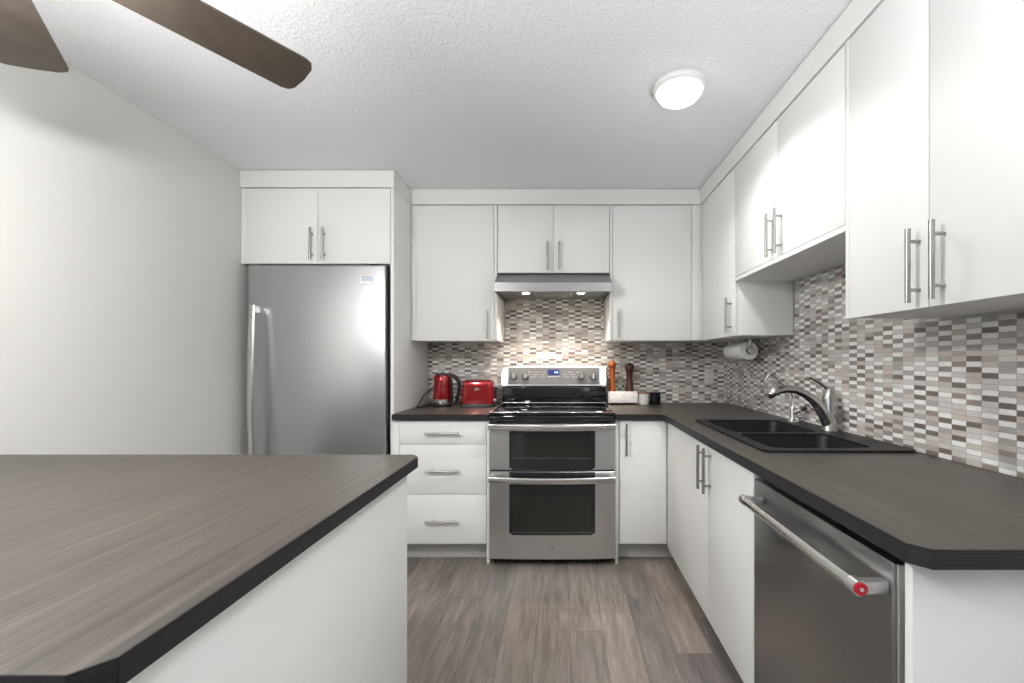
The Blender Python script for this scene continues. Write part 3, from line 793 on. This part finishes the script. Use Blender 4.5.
lp = lambda r, y: [(px + r * math.cos(2 * PI * i / n), y, pz + r * math.sin(2 * PI * i / n)) for i in range(n)]
loft(b, [lp(0.021, 2.642), lp(0.054, 2.642), lp(0.0555, 2.645), lp(0.0555, 2.918), lp(0.054, 2.921), lp(0.021, 2.921), lp(0.021, 2.642)], False, False)
pr = tag(obj('paper_towel_roll', b, 'paper', origin=(px, 2.78, pz)), 'white paper towel roll hanging under the corner wall cabinet', 'paper towel')

# ------------------------------------------------------------------ outlets
def outlet(x, z, label):
    t = thing('wall_outlet', label, 'outlet', (x, BB + 0.001, z))
    y = BY - 0.0065
    b = nb(); box(b, x - 0.035, x + 0.035, y - 0.005, y, z - 0.057, z + 0.057, 0.002); f = obj('cover_plate', b, 'plastic_white', t)
    for dz in (-0.021, 0.021):
        b = nb(); plate(b, rrect(x - 0.016, x + 0.016, z + dz - 0.014, z + dz + 0.014, 0.006, 4), y - 0.0062, y - 0.0051); s = obj('socket', b, 'ceramic_white', f)
        b = nb()
        for dx in (-0.006, 0.006): box(b, x + dx - 0.001, x + dx + 0.001, y - 0.0066, y - 0.0063, z + dz - 0.003, z + dz + 0.006)
        obj('slots', b, 'black', s)
outlet(1.132, 1.120, 'white wall outlet on the mosaic near the right-hand corner')
outlet(-0.908, 1.105, 'white wall outlet on the mosaic behind the red kettle')

# ------------------------------------------------------------------ kettle
kx, ky, kz = -0.853, 3.070, 0.9145
t = thing('electric_kettle', 'tall red electric kettle with black handle and steel bottom band', 'kettle', (kx, ky, kz))
b = nb(); lathe(b, [(0.001, 0), (0.070, 0), (0.072, 0.004), (0.072, 0.010), (0.064, 0.014), (0.001, 0.0145)], (kx, ky, kz)); obj('power_base', b, 'black', t)
b = nb(); lathe(b, [(0.001, 0.015), (0.066, 0.015), (0.0675, 0.018), (0.067, 0.052), (0.001, 0.052)], (kx, ky, kz)); obj('steel_band', b, 'steel_trim', t)
b = nb(); lathe(b, [(0.001, 0.0525), (0.066, 0.0525), (0.0665, 0.060), (0.064, 0.12), (0.060, 0.18), (0.055, 0.218), (0.052, 0.222), (0.001, 0.222)], (kx, ky, kz))
kb = obj('body', b, 'red', t)
b = nb(); tube(b, [(kx - 0.040, ky - 0.020, kz + 0.185), (kx - 0.052, ky - 0.022, kz + 0.205), (kx - 0.060, ky - 0.024, kz + 0.219)], [(0.016, 0.014), (0.013, 0.010), (0.009, 0.005)], seg=14); obj('spout', b, 'red', t, sharp=60)
b = nb(); lathe(b, [(0.001, 0.2225), (0.052, 0.2225), (0.050, 0.230), (0.030, 0.235), (0.012, 0.236), (0.010, 0.243), (0.001, 0.244)], (kx, ky, kz)); obj('lid', b, 'black', t)
b = nb()
tube(b, [(kx + 0.040, ky, kz + 0.222), (kx + 0.075, ky, kz + 0.216), (kx + 0.108, ky, kz + 0.190), (kx + 0.120, ky, kz + 0.150), (kx + 0.116, ky, kz + 0.100), (kx + 0.104, ky, kz + 0.055), (kx + 0.098, ky, kz + 0.032)],
     [(0.015, 0.010), (0.017, 0.013), (0.017, 0.015), (0.017, 0.015), (0.016, 0.014), (0.014, 0.012), (0.011, 0.009)], ref=(0, 1, 0), seg=14)
tube(b, [(kx + 0.060, ky, kz + 0.200), (kx + 0.066, ky, kz + 0.12), (kx + 0.070, ky, kz + 0.030)], [(0.016, 0.009)] * 3, ref=(0, 1, 0), seg=12)
obj('handle', b, 'black', t, sharp=60)
b = nb(); tube(b, [(kx - 0.066, ky + 0.02, kz + 0.009), (kx - 0.10, ky - 0.06, kz + 0.0065), (kx - 0.140, ky - 0.12, kz + 0.0065), (kx - 0.156, ky - 0.05, kz + 0.014), (kx - 0.155, ky + 0.08, kz + 0.07), (kx - 0.12, ky + 0.17, kz + 0.12), (kx - 0.075, ky + 0.205, kz + 0.165), (kx - 0.046, ky + 0.212, kz + 0.170)], 0.0046, seg=8)
cd = obj('power_cord', b, 'black', t, sharp=60)
b = nb(); box(b, kx - 0.056, kx - 0.024, ky + 0.195, BY - 0.0137, kz + 0.156, kz + 0.184, 0.004); obj('plug', b, 'black', cd)

# ------------------------------------------------------------------ toaster
tx0, tx1, ty0, ty1, tz = -0.714, -0.472, 2.990, 3.150, 0.9145
tcx, tcy = (tx0 + tx1) / 2, (ty0 + ty1) / 2
t = thing('toaster', 'glossy red two-slot toaster beside the red kettle', 'toaster', (tcx, tcy, tz))
b = nb(); loft(b, [[(x, y, tz + z) for x, y in rrect(tx0 + o, tx1 - o, ty0 + o, ty1 - o, 0.03)] for o, z in ((0.008, 0), (0.0, 0.004), (0.0, 0.018), (0.004, 0.022))]); obj('base', b, 'black', t, sharp=50)
b = nb(); loft(b, [[(x, y, tz + z) for x, y in rrect(tx0 + o, tx1 - o, ty0 + o, ty1 - o, 0.028)] for o, z in ((0.006, 0.0225), (0.004, 0.030), (0.009, 0.080), (0.013, 0.135), (0.014, 0.170), (0.019, 0.181), (0.030, 0.187), (0.045, 0.188))]); bd = obj('body', b, 'red', t, sharp=50)
b = nb(); plate_top = [(x, y) for x, y in rrect(tx0 + 0.035, tx1 - 0.035, ty0 + 0.026, ty1 - 0.026, 0.015)]
loft(b, [[(x, y, tz + 0.1882) for x, y in plate_top], [(x, y, tz + 0.192) for x, y in plate_top]]); tp = obj('top_plate', b, 'steel_trim', t)
for dy in (-0.026, 0.026):
    b = nb(); box(b, tcx - 0.070, tcx + 0.070, tcy + dy - 0.012, tcy + dy + 0.012, tz + 0.1921, tz + 0.1927, 0.0002); obj('slot', b, 'black', tp)
b = nb(); box(b, tx1 - 0.010, tx1 + 0.006, tcy - 0.006, tcy + 0.006, tz + 0.05, tz + 0.14); box(b, tx1 + 0.005, tx1 + 0.020, tcy - 0.018, tcy + 0.018, tz + 0.118, tz + 0.130, 0.003); obj('lever', b, 'black', t)
b = nb(); cyl(b, (tx1 - 0.008, tcy - 0.045, tz + 0.045), (tx1 + 0.012, tcy - 0.045, tz + 0.045), 0.013); obj('browning_dial', b, 'chrome', t)
b = nb()
e0 = ty0 + 0.0135
loft(b, [[(tcx - 0.006 + a * math.cos(2 * PI * i / 24), e0 - y_, tz + 0.123 + a * 0.62 * math.sin(2 * PI * i / 24)) for i in range(24)] for a, y_ in ((0.014, 0.0), (0.014, 0.002))])
tube(b, [(tcx - 0.020, e0 - 0.002, tz + 0.118), (tcx - 0.010, e0 - 0.003, tz + 0.134), (tcx + 0.004, e0 - 0.003, tz + 0.130), (tcx + 0.014, e0 - 0.002, tz + 0.121)], 0.0018, seg=6)
obj('emblem', b, 'chrome', bd)
b = nb(); tube(b, [(tx1 - 0.03, ty1 - 0.01, tz + 0.010), (tx1 + 0.006, ty1 + 0.03, tz + 0.006), (tx1 + 0.004, ty1 + 0.07, tz + 0.006), (tx1 - 0.08, ty1 + 0.10, tz + 0.006), (tx0 - 0.02, ty1 + 0.08, tz + 0.006)], 0.0033, seg=8); obj('power_cord', b, 'black', t, sharp=60)

# ------------------------------------------------------------------ condiment group right of the range
bx0, bx1, by0, by1 = 0.338, 0.556, 3.160, 3.270
z0 = 0.9145
t = thing('marble_caddy', 'white marble open box on small feet, holding the mills', 'caddy', ((bx0 + bx1) / 2, 3.215, z0))
b = nb()
box(b, bx0, bx1, by0, by0 + 0.010, z0 + 0.014, z0 + 0.098, 0.0015); box(b, bx0, bx1, by1 - 0.010, by1, z0 + 0.014, z0 + 0.098, 0.0015)
box(b, bx0, bx0 + 0.010, by0 + 0.010, by1 - 0.010, z0 + 0.014, z0 + 0.098); box(b, bx1 - 0.010, bx1, by0 + 0.010, by1 - 0.010, z0 + 0.014, z0 + 0.098)
box(b, bx0 + 0.010, bx1 - 0.010, by0 + 0.010, by1 - 0.010, z0 + 0.014, z0 + 0.022)
obj('box', b, 'marble', t)
for x in (bx0 + 0.014, bx1 - 0.014):
    for y in (by0 + 0.014, by1 - 0.014):
        b = nb(); cyl(b, (x, y, z0 + 0.0003), (x, y, z0 + 0.0138), 0.007, seg=14); obj('foot', b, 'nickel', t)
zb = z0 + 0.0225
def mill(x, y, mat, prof, label, knob):
    t = thing('pepper_mill', label, 'pepper mill', (x, y, zb))
    b = nb(); lathe(b, prof[0], (x, y, zb)); obj('body', b, mat, t, sharp=60)
    b = nb(); lathe(b, prof[1], (x, y, zb)); h = obj('head', b, mat, t, sharp=60)
    b = nb(); lathe(b, knob, (x, y, zb)); obj('top_nut', b, 'chrome', h)
mill(0.376, 3.215, 'wood_orange',
     ([(0.001, 0), (0.032, 0), (0.033, 0.02), (0.029, 0.06), (0.025, 0.11), (0.021, 0.17), (0.020, 0.215), (0.024, 0.240), (0.024, 0.246), (0.001, 0.246)],
      [(0.001, 0.247), (0.022, 0.247), (0.028, 0.256), (0.030, 0.270), (0.028, 0.285), (0.020, 0.297), (0.001, 0.303)]),
     'orange-brown turned wooden pepper mill with round head, nearest the range', [(0.001, 0.302), (0.007, 0.302), (0.007, 0.308), (0.001, 0.312)])
mill(0.505, 3.215, 'wood_brown',
     ([(0.001, 0), (0.034, 0), (0.035, 0.03), (0.030, 0.09), (0.023, 0.15), (0.022, 0.18), (0.026, 0.215), (0.031, 0.238), (0.001, 0.238)],
      [(0.001, 0.239), (0.032, 0.239), (0.035, 0.248), (0.034, 0.262), (0.027, 0.276), (0.014, 0.284), (0.001, 0.286)]),
     'dark brown turned wooden pepper mill with flared waist', [(0.001, 0.285), (0.006, 0.285), (0.007, 0.292), (0.001, 0.297)])
t = thing('oil_bottle', 'slim clear glass bottle between the two pepper mills', 'bottle', (0.442, 3.218, zb))
b = nb(); lathe(b, [(0.001, 0), (0.024, 0), (0.026, 0.006), (0.026, 0.16), (0.020, 0.185), (0.011, 0.210), (0.010, 0.270), (0.012, 0.274), (0.012, 0.282), (0.001, 0.282)], (0.442, 3.218, zb)); obj('body', b, 'clear', t, sharp=60)
b = nb(); lathe(b, [(0.001, 0.2825), (0.012, 0.2825), (0.013, 0.300), (0.009, 0.306), (0.004, 0.318), (0.001, 0.319)], (0.442, 3.218, zb)); obj('pourer', b, 'steel_trim', t)
for x, r, mat, lid, label in ((0.606, 0.043, 'ceramic_white', 'wood_lid', 'white ceramic jar with brown wooden lid, right of the marble box'), (0.697, 0.040, 'ceramic_black', 'wood_lid', 'glossy black jar at the end of the condiment row')):
    t = thing('storage_jar', label, 'jar', (x, 3.215, z0))
    b = nb(); lathe(b, [(0.001, 0), (r - 0.002, 0), (r, 0.004), (r, 0.074), (r - 0.003, 0.077), (0.001, 0.077)], (x, 3.215, z0)); obj('body', b, mat, t)
    b = nb(); lathe(b, [(0.001, 0.0775), (r - 0.001, 0.0775), (r, 0.080), (r, 0.087), (r - 0.004, 0.089), (0.001, 0.089)], (x, 3.215, z0)); obj('lid', b, lid if mat == 'ceramic_white' else 'ceramic_black', t)

# ------------------------------------------------------------------ flush ceiling light
cx, cy = 0.500, 1.835
t = thing('ceiling_light', 'round lit flush-mount dome light on the textured ceiling', 'ceiling light', (cx, cy, H))
b = nb(); lathe(b, [(0.001, -0.0005), (0.108, -0.0005), (0.110, -0.006), (0.108, -0.020), (0.100, -0.026), (0.001, -0.026)], (cx, cy, H), 48); obj('trim_ring', b, 'plastic_white', t)
b = nb(); lathe(b, [(0.094, -0.0262), (0.092, -0.032), (0.083, -0.048), (0.064, -0.060), (0.036, -0.068), (0.001, -0.071)], (cx, cy, H), 48); obj('dome', b, 'dome', t, sharp=80)
l = bpy.data.lights.new('dome_light', 'AREA'); l.shape = 'DISK'; l.size = 0.17; l.energy = 7.5; l.spread = math.radians(140); l.color = (1.0, 0.99, 0.975)
lo = bpy.data.objects.new('dome_light', l); lo.parent = t; lo.location = (0, 0, -0.074); C.collection.objects.link(lo)

# ------------------------------------------------------------------ ceiling fan
hx_, hy_ = -1.125, 0.752
BZ = 2.09
t = thing('ceiling_fan', 'ceiling fan with dark bronze blades above the peninsula, upper left', 'ceiling fan', (hx_, hy_, H))
b = nb(); lathe(b, [(0.001, -0.0005), (0.070, -0.0005), (0.068, -0.030), (0.030, -0.055), (0.014, -0.060), (0.014, -0.170), (0.001, -0.170)], (hx_, hy_, H)); obj('canopy_and_rod', b, 'bronze', t)
b = nb(); lathe(b, [(0.001, 0.105), (0.040, 0.105), (0.095, 0.085), (0.115, 0.050), (0.115, 0.020), (0.095, -0.008), (0.060, -0.030), (0.001, -0.030)], (hx_, hy_, BZ + 0.03)); obj('motor_housing', b, 'bronze', t)
b = nb(); lathe(b, [(0.060, -0.0305), (0.085, -0.036), (0.100, -0.060), (0.092, -0.090), (0.060, -0.112), (0.001, -0.120)], (hx_, hy_, BZ + 0.03)); obj('light_globe', b, 'fan_globe', t, sharp=80)
for k in range(5):
    ang = math.radians(57.5 + 72 * k)
    ca, sa = math.cos(ang), math.sin(ang)
    pitch = math.radians(-11)
    def T(r, w, h=0.0):
        y_ = w * math.cos(pitch) - h * math.sin(pitch); z_ = w * math.sin(pitch) + h * math.cos(pitch)
        return (hx_ + r * ca - y_ * sa, hy_ + r * sa + y_ * ca, BZ + z_)
    R1, w0, w1 = 0.645, 0.062, 0.074
    out = [(0.150, -w0 * 0.8), (0.170, -w0), (R1 - 0.030, -w1), (R1 - 0.012, -w1 + 0.006), (R1 - 0.002, -w1 + 0.024), (R1 + 0.002, 0), (R1 - 0.002, w1 - 0.024), (R1 - 0.012, w1 - 0.006), (R1 - 0.030, w1), (0.170, w0), (0.150, w0 * 0.8)]
    b = nb(); loft(b, [[T(r, w, -0.003) for r, w in out], [T(r, w, 0.003) for r, w in out]]); bl = obj('blade', b, 'blade', t)
    b = nb(); ir = [(0.085, -0.018), (0.20, -0.030), (0.20, 0.030), (0.085, 0.018)]
    loft(b, [[T(r, w, 0.0035) for r, w in ir], [T(r, w, 0.008) for r, w in ir]]); obj('blade_iron', b, 'bronze', bl)

# ------------------------------------------------------------------ unseen uplighter behind the camera, added to brighten the room off the ceiling
ux_, uy_ = 0.70, -0.30
t = thing('fill_uplighter', 'added fill-light uplighter standing unseen behind the camera', 'lamp', (ux_, uy_, 0))
b = nb(); lathe(b, [(0.001, 0.001), (0.14, 0.001), (0.14, 0.012), (0.05, 0.024), (0.001, 0.026)], (ux_, uy_, 0)); obj('base', b, 'bronze', t)
b = nb(); cyl(b, (ux_, uy_, 0.027), (ux_, uy_, 1.37), 0.012); obj('pole', b, 'bronze', t)
b = nb(); lathe(b, [(0.001, 1.371), (0.03, 1.371), (0.12, 1.41), (0.17, 1.47), (0.165, 1.47), (0.115, 1.418), (0.028, 1.38), (0.001, 1.38)], (ux_, uy_, 0)); obj('fill_lamp_shade', b, 'plastic_white', t)
l = bpy.data.lights.new('fill_uplight', 'AREA'); l.shape = 'DISK'; l.size = 0.26; l.energy = 42; l.color = (0.95, 0.97, 0.98)
lo = bpy.data.objects.new('fill_uplight', l); lo.parent = t; lo.location = (0, 0, 1.472); lo.rotation_euler = (PI, 0, 0); C.collection.objects.link(lo)
